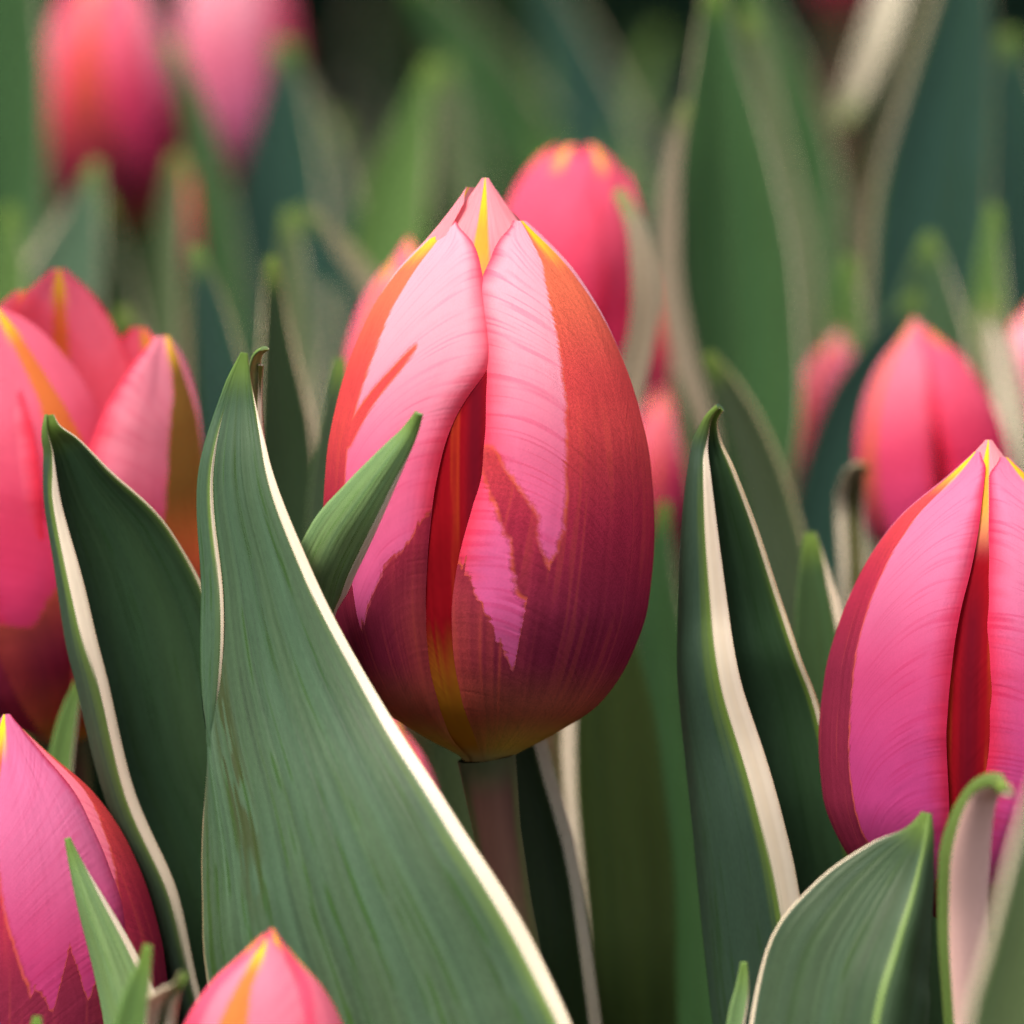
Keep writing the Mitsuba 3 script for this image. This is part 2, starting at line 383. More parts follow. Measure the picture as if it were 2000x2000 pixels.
def tepal_mesh(foot, axis, front, H, R, phi, kind, prof=BUD, size=1.0, ring=1.0, wide=1.08, left=None, right=None, lip=0.10, flare=0.0, lean=0.0, nu=41, nv=100, seed=0, rough=1.0, tip=0.0):
    """One tepal. phi: its direction in degrees, 0 towards front, positive to the right. left, right: where its margins run, as (height, degrees)."""
    axis = np.asarray(axis, float) / np.linalg.norm(axis)
    front = np.asarray(front, float) - np.dot(front, axis) * axis
    front /= np.linalg.norm(front)
    side = np.cross(axis, -front)
    side = -side if side[0] < 0 else side
    v = 1 - (1 - np.linspace(0, 1, nv)) ** 1.15
    u = np.linspace(-1, 1, nu)
    u = np.sign(u) * (1 - (1 - np.abs(u)) ** 1.25)
    t = v * size
    pr = PchipInterpolator(*np.array(prof).T)
    rad = np.maximum(pr(t), 0.012)
    sh = PchipInterpolator(*np.array(SHAPE).T)(v)
    half = np.minimum(sh * wide / rad, 1.25)
    lo, hi = phi - np.degrees(half), phi + np.degrees(half)
    if left is not None:
        q = PchipInterpolator(*np.array(left).T)(np.clip(t, left[0][0], left[-1][0]))
        lo = np.maximum(q, lo) if wide > 2 else np.where(v < 0.9, q, np.maximum(q, lo))
    if right is not None:
        q = PchipInterpolator(*np.array(right).T)(np.clip(t, right[0][0], right[-1][0]))
        hi = np.where(v < 0.9, q, np.minimum(q, hi))
    lo, hi = [np.convolve(np.r_[[x[0]] * 3, x, [x[-1]] * 3], np.ones(7) / 7, 'valid') if x is not None else x for x in (lo, hi)]
    ang = np.where(u[None] < 0, phi + (phi - lo)[:, None] * u[None], phi + (hi - phi)[:, None] * u[None])
    ang = np.radians(ang)
    au = np.abs(u)[None]
    s = np.clip((au - 0.55) / 0.45, 0, 1)
    fall = lip * (s * s * 0.55 + 0.45 * s ** 6)
    r = R * rad[:, None] * ring * (1 - fall * np.clip(rad[:, None] * 1.6, 0.2, 1)) + R * flare * v[:, None] ** 2.2
    r = r + R * 0.02 * lean * u[None]
    rs = np.random.RandomState(seed)
    ph = rs.rand(6) * 6.28
    soft = (np.sin(4 * u[None] + ph[0] + 3 * v[:, None]) * 0.008 + np.sin(9 * u[None] + ph[1] + 5 * v[:, None]) * 0.004 + np.sin(7 * v[:, None] + ph[2] + 2 * u[None]) * 0.008) * rough
    soft = soft + 0.012 * np.exp(-(u[None] / 0.10) ** 2) * np.clip((v[:, None] - 0.3) / 0.4, 0, 1) * rough
    edge = np.sin(v[:, None] * 31 + ph[3]) * 0.006 + np.sin(v[:, None] * 67 + ph[4]) * 0.003
    r = r * (1 + soft + edge * au ** 6)
    d = np.sin(ang)[..., None] * side + np.cos(ang)[..., None] * front
    h = H * t[:, None] + 0 * r
    if tip:
        h = h + H * tip * np.clip((v[:, None] - 0.9) / 0.1, 0, 1) ** 2 * np.exp(-(u[None] / .5) ** 2)
    pos = np.asarray(foot, float) + h[..., None] * axis + r[..., None] * d
    uv = np.stack(np.broadcast_arrays(4 * kind + u[None] + 1, v[:, None]), -1).reshape(-1, 2)
    return (pos.reshape(-1, 3), grid_faces(nu, nv)), uv


def tepal(holder, *a, label=None, **k):
    mesh, uv = tepal_mesh(*a, **k)
    return part(holder, 'petal', mikit.ply(mesh, 'petal_surface', smooth=True, uv=uv), label)


RIB = (.9, .55, .36, .26, .18, .12)
PLAIN_L = petal_kind((.30, .34, .24, .36, .40, .5, .40, .30, .38, .26, .33), RIB, RIB, [(-.7, .52, -.3, .32, .03), (.62, .60, .25, .36, .03)])
PLAIN_R = petal_kind((.24, .18, .30, .22, .4, .4, .35, .22, .32, .2, .3), RIB, RIB, [(-.55, .46, -.25, .26, .025)])
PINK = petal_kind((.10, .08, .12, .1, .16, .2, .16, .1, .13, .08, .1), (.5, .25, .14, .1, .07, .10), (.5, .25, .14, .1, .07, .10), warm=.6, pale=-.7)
PALE = petal_kind((.02, .02, .03, .02, .03, .04, .03, .02, .03, .02, .02), (.2, .06, .03, .02, .02, .02), (.2, .06, .03, .02, .02, .02), pale=.35)
FLAMED = petal_kind((.52, .44, .58, .5, .6, .7, .62, .5, .56, .42, .5), (1, .8, .62, .5, .36, .2), (1, .8, .62, .5, .36, .2))
INNER = petal_kind((.3,) * 3, RIB, RIB, inner=1.0)
MIXED_INNER = petal_kind((.2, .25, .2), RIB, RIB, inner=0.45)


def bud(holder, foot, axis, H, R, turn=0, outer=(PLAIN_L, PLAIN_R, FLAMED), inner=INNER, front=(0, -1, 0), prof=BUD, rough=1.0, seed=0, nu=25, nv=60, flare=0.0, sizes=(0.93, 0.925, 0.91), wide=1.08, ring=0.88):
    """A closed bud: three outer tepals round three inner ones, which stand a little higher."""
    for i in range(3):
        tepal(holder, foot, axis, front, H, R, turn + (0, -120, 120)[i], inner, prof=prof, size=(1.0, .985, .955)[i], ring=ring, lip=0.02, nu=nu, nv=nv, seed=seed + i, rough=rough, flare=flare * 0.7)
    for i in range(3):
        tepal(holder, foot, axis, front, H, R, turn + (-60, 60, 180)[i], outer[i], prof=prof, size=sizes[i], ring=(0.985, 1.0, 0.97)[i], wide=wide, lean=1.0, nu=nu, nv=nv, seed=seed + 5 + i, rough=rough, flare=flare)

# ------------------------------------------------------------------ the ground
g = np.sinh(np.linspace(-7.2, 7.2, 181))
g = g / g[-1] * 400
gx, gy = np.meshgrid(g, g)
gz = 0.012 * meshkit.fbm(np.stack([gx.ravel() * 14, gy.ravel() * 14, 0 * gx.ravel()], 1)).reshape(gx.shape) - 0.012
soil = np.stack([gx, gy, np.where(np.hypot(gx, gy) < 6, gz, -0.006)], -1).reshape(-1, 3)
scene['ground'] = mikit.ply((soil, grid_faces(181, 181)), 'soil_surface', smooth=True)
labels['ground'] = {'label': 'dark brown soil of the tulip bed', 'kind': 'structure'}

# ------------------------------------------------------------------ kinds of leaf
GREY = (0.102, 0.192, 0.100)
DEEP = (0.062, 0.138, 0.062)  # inner faces of channelled leaves, some of their shade put into the green
TEAL = (0.050, 0.135, 0.100)
GREEN = (0.088, 0.215, 0.075)
LIGHT = (0.230, 0.430, 0.115)
OLIVE = (0.120, 0.150, 0.060)
L_MAIN = leaf_kind(0.024, 0.064, GREY, 1.0, None, 1.0)
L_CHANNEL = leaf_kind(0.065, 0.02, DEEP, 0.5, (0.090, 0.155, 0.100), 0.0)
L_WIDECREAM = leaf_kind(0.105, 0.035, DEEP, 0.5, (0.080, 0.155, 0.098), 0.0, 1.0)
L_YOUNG = leaf_kind(0.0, 0.16, (0.36, 0.60, 0.24), 0.9, None, 0.0)
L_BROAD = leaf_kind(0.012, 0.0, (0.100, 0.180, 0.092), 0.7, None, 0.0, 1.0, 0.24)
L_TEAL = leaf_kind(0.0, 0.03, TEAL, 0.8)
L_TEALCREAM = leaf_kind(0.10, 0.02, TEAL, 0.8, None, 0.0, 1.8)
L_GREEN = leaf_kind(0.0, 0.02, GREEN, 0.8)
L_GREENCREAM = leaf_kind(0.02, 0.01, GREEN, 0.8)
L_LIGHT = leaf_kind(0.0, 0.02, LIGHT, 0.8)
L_STRIPE = leaf_kind(0.0, 0.05, (0.20, 0.28, 0.13), 0.8)
L_CREAM = leaf_kind(0.0, 0.0, (0.56, 0.46, 0.33), 0.5)
L_DARK = leaf_kind(0.03, 0.03, (0.034, 0.075, 0.030), 0.8)  # background leaves, colour darkened to stand for shade between plants
L_SHADE = leaf_kind(0.0, 0.02, (0.032, 0.082, 0.052), 0.8)  # far rows, green darkened in place of the shade among them
L_CURL = leaf_kind(0.85, 0.30, (0.130, 0.220, 0.070), 0.6)
L_THREAD = leaf_kind(0.9, 0.9, (0.30, 0.24, 0.12), 0.4)

UP = (0, math.sin(PITCH), math.cos(PITCH))       # the buds in front lean back a little, away from the path

# ------------------------------------------------------------------ the sharp tulip in the middle
HERO_R = petal_kind((.37, .36, .345, .315, .275, .235, .205, .18, .345, .37, .355, .45, .62, .66, .7, .7, .7, .7, .7, .7, .7, .66, .6, .55, .5, .45, .4, .38, .36, .35, .34, .33, .32, .31, .3, .3, .3, .3, .3, .3, .3),
                    (1, .62, .50, .50, .44, .24), (1, .75, .62, .46, .28, .12),
                    [(-.97, .565, -.71, .44, -.032), (-.71, .44, -.585, .335, -.034), (-.585, .36, -.575, .22, -.016)])
HERO_L = petal_kind((.36, .34, .36, .4, .42, .45, .5, .55, .6, .5, .5, .48, .25, .27, .30, .33, .358, .378, .396, .422, .475),
                    (1, .7, .55, .5, .26, .10), (1, .4, .26, .25, .28, .18),
                    [(.45, .765, .06, .60, .024)], centre=-.17)
hero = thing('tulip', 'large sharp pink and red flamed tulip bud in the middle of the picture', 'tulip')
foot = (-0.0027, -0.0053, 0.2900)
HH, HR = 0.0597, 0.0171
tepal(hero, foot, UP, (0, -1, 0), HH, HR, 180, FLAMED, size=0.90, ring=0.95, seed=4)
for ph, sz, sd in ((128, .945, 1), (-116, .985, 2), (-4, 1.0, 3)):
    tepal(hero, foot, UP, (0, -1, 0), HH, HR, ph, INNER, size=sz, ring=0.87, lip=0.03, seed=sd, wide=1.0 if ph == -4 else 1.08, flare=.055 if ph == -116 else 0)
tepal(hero, foot, UP, (0, -1, 0), HH, HR, -60, HERO_L, size=0.925, ring=0.985, lean=0.5, seed=7, lip=0.12,
      right=[(0, -42), (.02, -40), (.08, -27), (.21, -25), (.34, -23), (.47, -19.5), (.545, -16), (.60, -11), (.645, -3), (.69, 4), (.76, 3), (.83, -2), (.9, -9)])
tepal(hero, foot, UP, (0, -1, 0), HH, HR, 60, HERO_R, size=0.925, ring=1.0, lean=0.6, seed=9, lip=0.12,
      left=[(0, -12), (.02, -9), (.1, -13), (.19, -14), (.27, -13.5), (.375, -9), (.47, -3), (.6, -.5), (.74, -3), (.84, -8), (.9, -10)])
stem(hero, [(0.012, 0.018, 0), (0.011, 0.014, 0.12), (0.0021, -0.0080, 0.2629), (0.0005, -0.0073, 0.2709), (-0.0013, -0.0061, 0.2814), (-0.0026, -0.0052, 0.2904)], [.0034, .0033, 0.0024, 0.0023, 0.0024, 0.0030])
R0 = (0.006, 0.012)
blade(hero, [((-0.0104, -0.0462, 0.2611), 0.0195, -18), ((-0.0132, -0.0417, 0.2727), 0.0177, -18), ((-0.0179, -0.0351, 0.2847), 0.0146, -18), ((-0.0219, -0.0264, 0.2965), 0.0105, -18), ((-0.0254, -0.0192, 0.3113), 0.0058, -18),
             ((-0.0277, -0.0141, 0.3232), 0.0034, -16), ((-0.0274, -0.0112, 0.3295), 0.0015, -12), ((-0.0268, -0.0104, 0.3335), .0003, -10)],
      L_MAIN, 'broad grey green leaf with cream right margin in front of the bud', root=R0, low=[(-1, .02), (-.7, -.05), (0, -.09), (.6, -.05), (1, .02)],
      high=[(-.62, -.015), (-.85, -.05), (-1, -.01), (-.93, .05), (-.5, .06), (0, .04), (.5, .02), (1, .06)], blend=(.86, .93), nv=150, power=1.7, nu=41)
blade(hero, [((-0.0242, -0.0016, 0.2884), 0.0031, 10), ((-0.0256, 0.0020, 0.3146), 0.0013, 10), ((-0.0262, 0.0022, 0.3253), 0.0006, 20), ((-0.0263, -0.0000, 0.3294), 0.0006, 30), ((-0.0259, -0.0016, 0.3316), 0.0005, 40), ((-0.0251, -0.0024, 0.3324), .0004, 50)],
      L_YOUNG, 'small hooked leaf point behind the broad leaf', root=R0, nv=90, power=1.8, nu=15)
blade(hero, [((-0.0240, -0.0006, 0.2881), 0.0004, 0), ((-0.0257, 0.0029, 0.3144), 0.0003, 0), ((-0.0258, 0.0016, 0.3227), 0.0003, 0), ((-0.0257, 0.0007, 0.3277), 0.0002, 0), ((-0.0256, -0.0008, 0.3304), .0003, 0)],
      L_THREAD, 'thin tan dried thread hanging from the hooked leaf point', root=R0, nv=70, power=1.6, nu=9, thick=.0004)
blade(hero, [((-0.0203, -0.0082, 0.2954), 0.0021, 15), ((-0.0204, -0.0105, 0.3040), 0.0024, 15), ((-0.0194, -0.0152, 0.3109), 0.0031, -5), ((-0.0176, -0.0182, 0.3157), 0.0030, -10), ((-0.0148, -0.0203, 0.3205), 0.0023, -12), ((-0.0119, -0.0209, 0.3249), 0.0014, -10), ((-0.0102, -0.0209, 0.3274), 0.0008, -10), ((-0.0092, -0.0214, 0.3295), .0004, -10)],
      L_YOUNG, 'short young green leaf lying across the left side of the bud', root=R0, low=[(-1, .25), (-.5, .0), (-.08, -.12), (.1, -.10), (.5, .08), (1, .4)], nv=120, power=1.6)

# ------------------------------------------------------------------ the sharp bud cut by the right edge
EDGE_L = petal_kind((.3, .3, .32, .34, .36, .4, .4, .35, .4, .3, .2, .12, .10, .10, .10, .11, .10, .10, .11, .12, .13),
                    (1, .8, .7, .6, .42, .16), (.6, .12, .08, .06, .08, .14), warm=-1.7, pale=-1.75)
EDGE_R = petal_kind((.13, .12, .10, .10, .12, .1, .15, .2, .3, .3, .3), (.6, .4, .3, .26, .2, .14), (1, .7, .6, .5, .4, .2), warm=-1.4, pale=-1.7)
edge = thing('tulip', 'sharp pink tulip bud cut off by the right edge, dark red gap in front', 'tulip')
foot = (0.0478, -0.0089, 0.2730)
HH, HR = 0.0503, 0.0167
lean = (0.02, UP[1], UP[2])
tepal(edge, foot, lean, (0, -1, 0), HH, HR, 180, FLAMED, size=0.93, ring=0.95, seed=14)
for ph, sz, sd in ((124, .96, 11), (-120, .99, 12), (-10, 1.0, 13)):
    tepal(edge, foot, lean, (0, -1, 0), HH, HR, ph, INNER, size=sz, ring=0.87, lip=0.03, seed=sd)
tepal(edge, foot, lean, (0, -1, 0), HH, HR, -62, EDGE_L, size=0.975, ring=1.0, lean=0.5, seed=17,
      right=[(0, -30), (.05, -24), (.174, -17), (.27, -17), (.385, -18), (.54, -17), (.65, -15), (.76, -11), (.85, -9), (.93, -9)])
tepal(edge, foot, lean, (0, -1, 0), HH, HR, 60, EDGE_R, size=0.965, ring=0.99, lean=0.5, seed=19,
      left=[(0, -20), (.1, -14), (.2, -9), (.3, -4), (.4, -1.5), (.5, -2), (.7, -4), (.85, -3), (.93, -3)])
stem(edge, [(0.075, 0.02, 0), (0.062, 0.012, 0.12), (0.0479, -0.0099, 0.2635), (0.0478, -0.0089, 0.2732)], [.0034, .0033, 0.0024, 0.0029])
R1 = (0.066, 0.0)
blade(edge, [((0.0304, -0.0462, 0.2611), 0.0079, -8), ((0.0314, -0.0432, 0.2706), 0.0085, -8), ((0.0328, -0.0407, 0.2774), 0.0083, -8), ((0.0352, -0.0386, 0.2825), 0.0067, -8), ((0.0382, -0.0365, 0.2874), 0.0038, -6), ((0.0399, -0.0359, 0.2903), 0.0015, -4), ((0.0406, -0.0355, 0.2924), .0005, -2)],
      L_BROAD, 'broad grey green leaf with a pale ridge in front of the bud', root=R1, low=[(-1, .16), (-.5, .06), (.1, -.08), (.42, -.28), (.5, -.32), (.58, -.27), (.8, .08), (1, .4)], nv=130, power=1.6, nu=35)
blade(edge, [((0.0208, -0.0413, 0.2648), 0.0008, 10), ((0.0221, -0.0396, 0.2732), 0.0009, 10), ((0.0226, -0.0389, 0.2761), 0.0006, 10), ((0.0227, -0.0385, 0.2781), .0003, 10)],
      L_YOUNG, 'narrow young leaf point left of the broad leaf', root=(0.045, 0.0), nv=80, power=1.6, nu=15)
blade(edge, [((0.0451, -0.0436, 0.2733), 0.0021, 30), ((0.0445, -0.0435, 0.2836), 0.0022, 30), ((0.0446, -0.0442, 0.2899), 0.0023, 30), ((0.0450, -0.0453, 0.2943), 0.0019, 25), ((0.0457, -0.0467, 0.2971), 0.0014, 15), ((0.0469, -0.0524, 0.2993), 0.0007, 5), ((0.0470, -0.0564, 0.2996), .0006, 0)],
      leaf_kind(.0, 1.3, (.24, .38, .09), .6, None, 0.0, -1.0), 'small pink and cream bud built as a curled leaf with pink inside', root=R1, low=[(.2, 1.2), (-.6, .95), (-.97, .5), (-1, 0), (-.5, -.2), (.3, -.12), (.9, .25)], nv=110, power=1.5)  # a small pink bud, built here as a curled leaf

# ------------------------------------------------------------------ the dark channelled leaves, each from a plant whose flower is not seen
chan = thing('tulip_plant', 'dark green channelled leaf with a wide cream margin, right of the middle bud', 'tulip leaf')
R2 = (0.040, 0.016)
CH = [(-.06, -.60), (-.5, -.64), (-.9, -.44), (-1, -.05), (-.85, .3), (-.3, .5), (.3, .42), (.75, .15), (1, -.2)]
CH2 = [(.22, -.58), (-.35, -.64), (-.88, -.44), (-1, -.05), (-.85, .3), (-.3, .5), (.3, .42), (.75, .15), (1, -.2)]
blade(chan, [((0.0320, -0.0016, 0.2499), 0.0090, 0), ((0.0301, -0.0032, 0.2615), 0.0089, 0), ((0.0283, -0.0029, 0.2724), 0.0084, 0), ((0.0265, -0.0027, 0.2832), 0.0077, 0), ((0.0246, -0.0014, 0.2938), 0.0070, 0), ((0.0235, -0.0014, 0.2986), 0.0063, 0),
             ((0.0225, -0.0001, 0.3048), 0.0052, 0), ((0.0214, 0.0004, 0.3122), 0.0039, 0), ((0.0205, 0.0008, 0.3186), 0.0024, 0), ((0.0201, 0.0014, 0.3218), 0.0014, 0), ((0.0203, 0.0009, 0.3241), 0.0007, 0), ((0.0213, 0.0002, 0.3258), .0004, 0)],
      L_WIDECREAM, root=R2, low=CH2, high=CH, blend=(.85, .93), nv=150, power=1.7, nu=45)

# ------------------------------------------------------------------ the half open tulip at the left
wide = thing('tulip', 'half open pink tulip with spread petal points at the left edge', 'tulip')
foot = (-0.0490, 0.0359, 0.2819)
HH, HR = 0.0494, 0.0144
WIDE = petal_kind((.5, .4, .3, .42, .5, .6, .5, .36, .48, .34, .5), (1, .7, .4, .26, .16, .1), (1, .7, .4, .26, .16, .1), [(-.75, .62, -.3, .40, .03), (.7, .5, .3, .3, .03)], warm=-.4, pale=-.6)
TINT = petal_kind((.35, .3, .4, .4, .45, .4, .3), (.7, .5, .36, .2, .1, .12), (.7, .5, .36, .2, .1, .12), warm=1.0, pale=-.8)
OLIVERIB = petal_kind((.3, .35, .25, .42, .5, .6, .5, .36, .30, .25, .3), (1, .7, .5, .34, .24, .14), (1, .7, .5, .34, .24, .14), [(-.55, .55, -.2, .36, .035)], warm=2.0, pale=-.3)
lean = (0.0, 0.10, 1)
for ph, sz, kd, rg, fl, sd in ((-150, .98, WIDE, .90, .02, 1), (128, .90, TINT, .9, .10, 2), (-105, .95, WIDE, .9, .05, 3), (182, 1.03, TINT, .8, .0, 8), (-62, .94, WIDE, .95, .0, 5), (70, .90, OLIVERIB, 1.03, .10, 6)):
    tepal(wide, foot, lean, (0, -1, 0), HH, HR, ph, kd, prof=OPEN, size=sz, ring=rg, flare=fl, seed=sd + 30, wide=1.0, nu=31, nv=80, lip=.06, rough=1.6)
tepal(wide, foot, (-.27, .08, 1), (0, -1, 0), HH, HR, 48, TINT, prof=OPEN, size=.965, ring=.965, seed=37, wide=1.0, nu=31, nv=80, lip=.06, rough=1.6)
stem(wide, [(-0.05, 0.07, 0), (-0.046, 0.06, 0.15), (-0.0492, 0.0389, 0.2818)], [.0034, .0033, .0030])
R3 = (-0.045, 0.02)
CHL = [(-.57, -.45), (-.8, -.5), (-.97, -.3), (-1, 0), (-.85, .22), (-.4, .35), (.2, .3), (.7, .12), (1, -.1)]
lefty = thing('tulip_plant', 'dark green channelled leaf with cream margin between the half open tulip and the broad leaf', 'tulip leaf')
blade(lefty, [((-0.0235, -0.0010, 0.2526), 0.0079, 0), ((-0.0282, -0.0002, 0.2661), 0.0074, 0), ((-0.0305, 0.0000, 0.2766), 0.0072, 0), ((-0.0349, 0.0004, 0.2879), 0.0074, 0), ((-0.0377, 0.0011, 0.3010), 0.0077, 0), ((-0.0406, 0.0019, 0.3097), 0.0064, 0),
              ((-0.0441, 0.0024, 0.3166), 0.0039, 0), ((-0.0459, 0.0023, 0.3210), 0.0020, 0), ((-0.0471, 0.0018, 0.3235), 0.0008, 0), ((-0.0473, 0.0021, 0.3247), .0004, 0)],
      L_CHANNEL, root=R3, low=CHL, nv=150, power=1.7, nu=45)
blade(wide, [((-0.0486, 0.0214, 0.2713), 0.0013, 0), ((-0.0482, 0.0237, 0.2820), 0.0013, 0), ((-0.0473, 0.0248, 0.2874), 0.0010, 0), ((-0.0464, 0.0255, 0.2906), 0.0005, 0), ((-0.0459, 0.0259, 0.2927), .0004, 0)],
      L_LIGHT, 'light green leaf point under the open flower', root=(-.047, .04))

# ------------------------------------------------------------------ the two buds at the lower left
low = thing('tulip', 'sharp pink tulip bud with dark jagged flames in the lower left corner', 'tulip')
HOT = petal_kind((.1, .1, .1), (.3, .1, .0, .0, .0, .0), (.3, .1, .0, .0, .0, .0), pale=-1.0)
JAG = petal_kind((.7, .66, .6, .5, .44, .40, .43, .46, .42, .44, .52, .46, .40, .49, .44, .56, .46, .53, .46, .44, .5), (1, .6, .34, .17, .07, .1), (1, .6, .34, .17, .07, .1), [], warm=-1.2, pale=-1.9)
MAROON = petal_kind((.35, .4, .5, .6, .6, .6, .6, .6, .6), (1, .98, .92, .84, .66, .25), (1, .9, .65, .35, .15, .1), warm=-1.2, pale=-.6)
bud(low, (-0.0503, -0.0152, 0.2435), (-.03, UP[1], UP[2]), 0.0524, 0.0163, turn=52, outer=(JAG, MAROON, FLAMED), inner=HOT, seed=40, nu=41, nv=100, sizes=(1.0, .97, .98), ring=0.93)
stem(low, [(-.052, .0, 0), (-.051, .0, .12), (-0.0503, -0.0151, 0.2438)], [.0034, .0033, .0029])
blade(low, [((-0.0362, -0.0361, 0.2606), 0.0035, -10), ((-0.0375, -0.0351, 0.2703), 0.0031, -10), ((-0.0393, -0.0338, 0.2762), 0.0024, -10), ((-0.0415, -0.0326, 0.2819), 0.0015, -8), ((-0.0429, -0.0318, 0.2856), 0.0008, -6), ((-0.0439, -0.0312, 0.2887), .0003, -5)],
      L_YOUNG, 'pointed grey green leaf in front of the bud', root=(-.045, -.01), nv=110, power=1.6, low=KEEL)
small = thing('tulip', 'small pink bud with an orange rib at the bottom edge before the broad leaf', 'tulip')
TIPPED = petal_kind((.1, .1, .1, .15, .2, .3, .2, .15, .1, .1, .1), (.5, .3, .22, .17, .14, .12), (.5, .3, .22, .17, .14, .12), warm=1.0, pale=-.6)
bud(small, (-0.0256, -0.0547, 0.2499), (.07, .12, 1), 0.0353, 0.0101, turn=36, outer=(TIPPED, PINK, PINK), inner=HOT, seed=50, nu=35, nv=90, sizes=(.975, .95, .97), ring=0.97)
stem(small, [(-.02, -.04, 0), (-.024, -.045, .12), (-0.0256, -0.0547, 0.2501)], [.003, .003, .0026])
blade(small, [((-0.0378, -0.0591, 0.2677), 0.0018, 0), ((-0.0365, -0.0573, 0.2763), 0.0016, 0), ((-0.0357, -0.0564, 0.2803), 0.0012, 0), ((-0.0350, -0.0559, 0.2830), 0.0006, 0), ((-0.0347, -0.0555, 0.2846), .0004, 0)],
      L_LIGHT, 'blunt light green leaf left of the bud', root=(-.028, -.045), nv=80, power=1.5, nu=17)
blade(small, [((-0.0343, -0.0557, 0.2692), 0.0018, -20), ((-0.0341, -0.0545, 0.2750), 0.0018, -20), ((-0.0334, -0.0558, 0.2786), 0.0016, -10), ((-0.0323, -0.0603, 0.2814), 0.0009, 0), ((-0.0313, -0.0630, 0.2831), 0.0004, 0), ((-0.0309, -0.0628, 0.2839), .0004, 0)],
      L_CURL, 'curled leaf point with a cream inside', root=(-.028, -.045), nv=90, power=1.5, low=[(-1, -.5), (-.7, -.2), (0, .2), (.7, -.1), (1, -.4)])
blade(small, [((-0.0469, -0.0515, 0.2653), 0.0013, 0), ((-0.0461, -0.0499, 0.2726), 0.0008, 0), ((-0.0458, -0.0492, 0.2757), .0004, 0)], L_LIGHT, root=(-.045, -.05), nv=60, nu=13)

# ------------------------------------------------------------------ blurred buds behind
BLUNT = [(0, .14), (.1, .66), (.25, .93), (.45, 1.0), (.65, .95), (.8, .82), (.9, .64), (.96, .45), (1, .2)]
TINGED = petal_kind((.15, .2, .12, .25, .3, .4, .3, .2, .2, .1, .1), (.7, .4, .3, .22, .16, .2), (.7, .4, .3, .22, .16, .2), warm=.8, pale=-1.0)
b = thing('tulip', 'blurred pink bud with a curled orange point right behind the middle bud', 'tulip')
bud(b, (0.0030, 0.0885, 0.2983), (.13, .15, 1), 0.0408, 0.0095, turn=30, outer=(HOT, TINGED, FLAMED), inner=HOT, prof=BLUNT, seed=60, ring=.97, sizes=(.99, .93, .95), wide=1.0, rough=4.0)
stem(b, [(.012, .11, 0), (0.0047, 0.0819, 0.2674), (0.0031, 0.0885, 0.2987)], [.0032, .003, .0028])
blade(b, [((0.0087, 0.0745, 0.2902), 0.0014, -20), ((0.0134, 0.0753, 0.3132), 0.0016, -20), ((0.0151, 0.0752, 0.3226), 0.0015, -20), ((0.0144, 0.0768, 0.3300), 0.0012, -20), ((0.0119, 0.0799, 0.3352), .0006, -20)],
      L_CREAM, 'cream edged leaf clasping the bud on its right', root=(.015, .10))
b = thing('tulip', 'blurred pink bud behind the left shoulder of the middle bud', 'tulip')
bud(b, (-0.0117, 0.0775, 0.2949), (0, .1, 1), 0.0350, 0.0082, turn=10, outer=(PINK, PINK, PINK), inner=PINK, seed=63)
stem(b, [(-.018, .10, 0), (-0.0117, 0.0775, 0.2951)], [.0032, .0028])
b = thing('tulip', 'blurred plain pink bud above the bud at the right edge', 'tulip')
bud(b, (0.0509, 0.0959, 0.2854), (-.13, .1, 1), 0.0320, 0.0091, turn=4, outer=(PINK, HOT, PINK), inner=INNER, wide=.90, seed=66, sizes=(1.0, .96, .95))
stem(b, [(.075, .12, 0), (0.0509, 0.0960, 0.2855)], [.0032, .0028])
b = thing('tulip', 'slim blurred red bud behind a leaf, left of the plain pink bud', 'tulip')
bud(b, (0.0372, 0.1466, 0.2832), (.15, .1, 1), 0.0239, 0.0051, turn=20, outer=(PINK, PLAIN_R, FLAMED), inner=PLAIN_L, seed=69)
stem(b, [(.045, .17, 0), (0.0372, 0.1466, 0.2833)], [.0032, .0028])
b = thing('tulip', 'blurred pale pink bud with a yellow spot, cut off at the right edge', 'tulip')
bud(b, (0.0652, 0.1282, 0.2928), (-.1, .1, 1), 0.0211, 0.0059, turn=50, outer=(PALE, PINK, PINK), inner=PINK, seed=72)
stem(b, [(.08, .15, 0), (0.0652, 0.1282, 0.2930)], [.0032, .0028])
blade(b, [((0.0608, 0.1187, 0.2961), 0.0018, 0), ((0.0592, 0.1206, 0.3051), 0.0017, 0), ((0.0580, 0.1220, 0.3117), 0.0014, 0), ((0.0571, 0.1227, 0.3153), .0006, 0)], L_CURL, root=(.082, .14))
b = thing('tulip', 'far blurred pink bud with a dark foot at the upper left', 'tulip')
UPL = petal_kind((.25, .3, .4, .45, .55, .62, .55, .45, .35, .25, .2), (1, .62, .38, .24, .14, .10), (1, .62, .38, .24, .14, .10), warm=.2, pale=-.8)
bud(b, (-0.0571, 0.2820, 0.2948), (-.02, .05, 1), 0.0418, 0.0104, turn=42, outer=(UPL, FLAMED, FLAMED), inner=PINK, seed=75)
stem(b, [(-.07, .30, 0), (-0.0571, 0.2820, 0.2950)], [.0032, .0028])
b = thing('tulip', 'far blurred pale pink bud at the top edge, second from the left', 'tulip')
bud(b, (-0.0395, 0.3131, 0.2971), (-.04, .02, 1), 0.0423, 0.0092, turn=35, outer=(PALE, PINK, PALE), inner=PALE, seed=78)
stem(b, [(-.03, .33, 0), (-0.0395, 0.3132, 0.2973)], [.0032, .0028])
b = thing('tulip', 'dim dark red bud deep between the two upper left buds', 'tulip')
bud(b, (-0.0464, 0.3594, 0.2743), (-.05, .02, 1), 0.0238, 0.0049, turn=15, outer=(FLAMED, FLAMED, FLAMED), inner=INNER, seed=81)
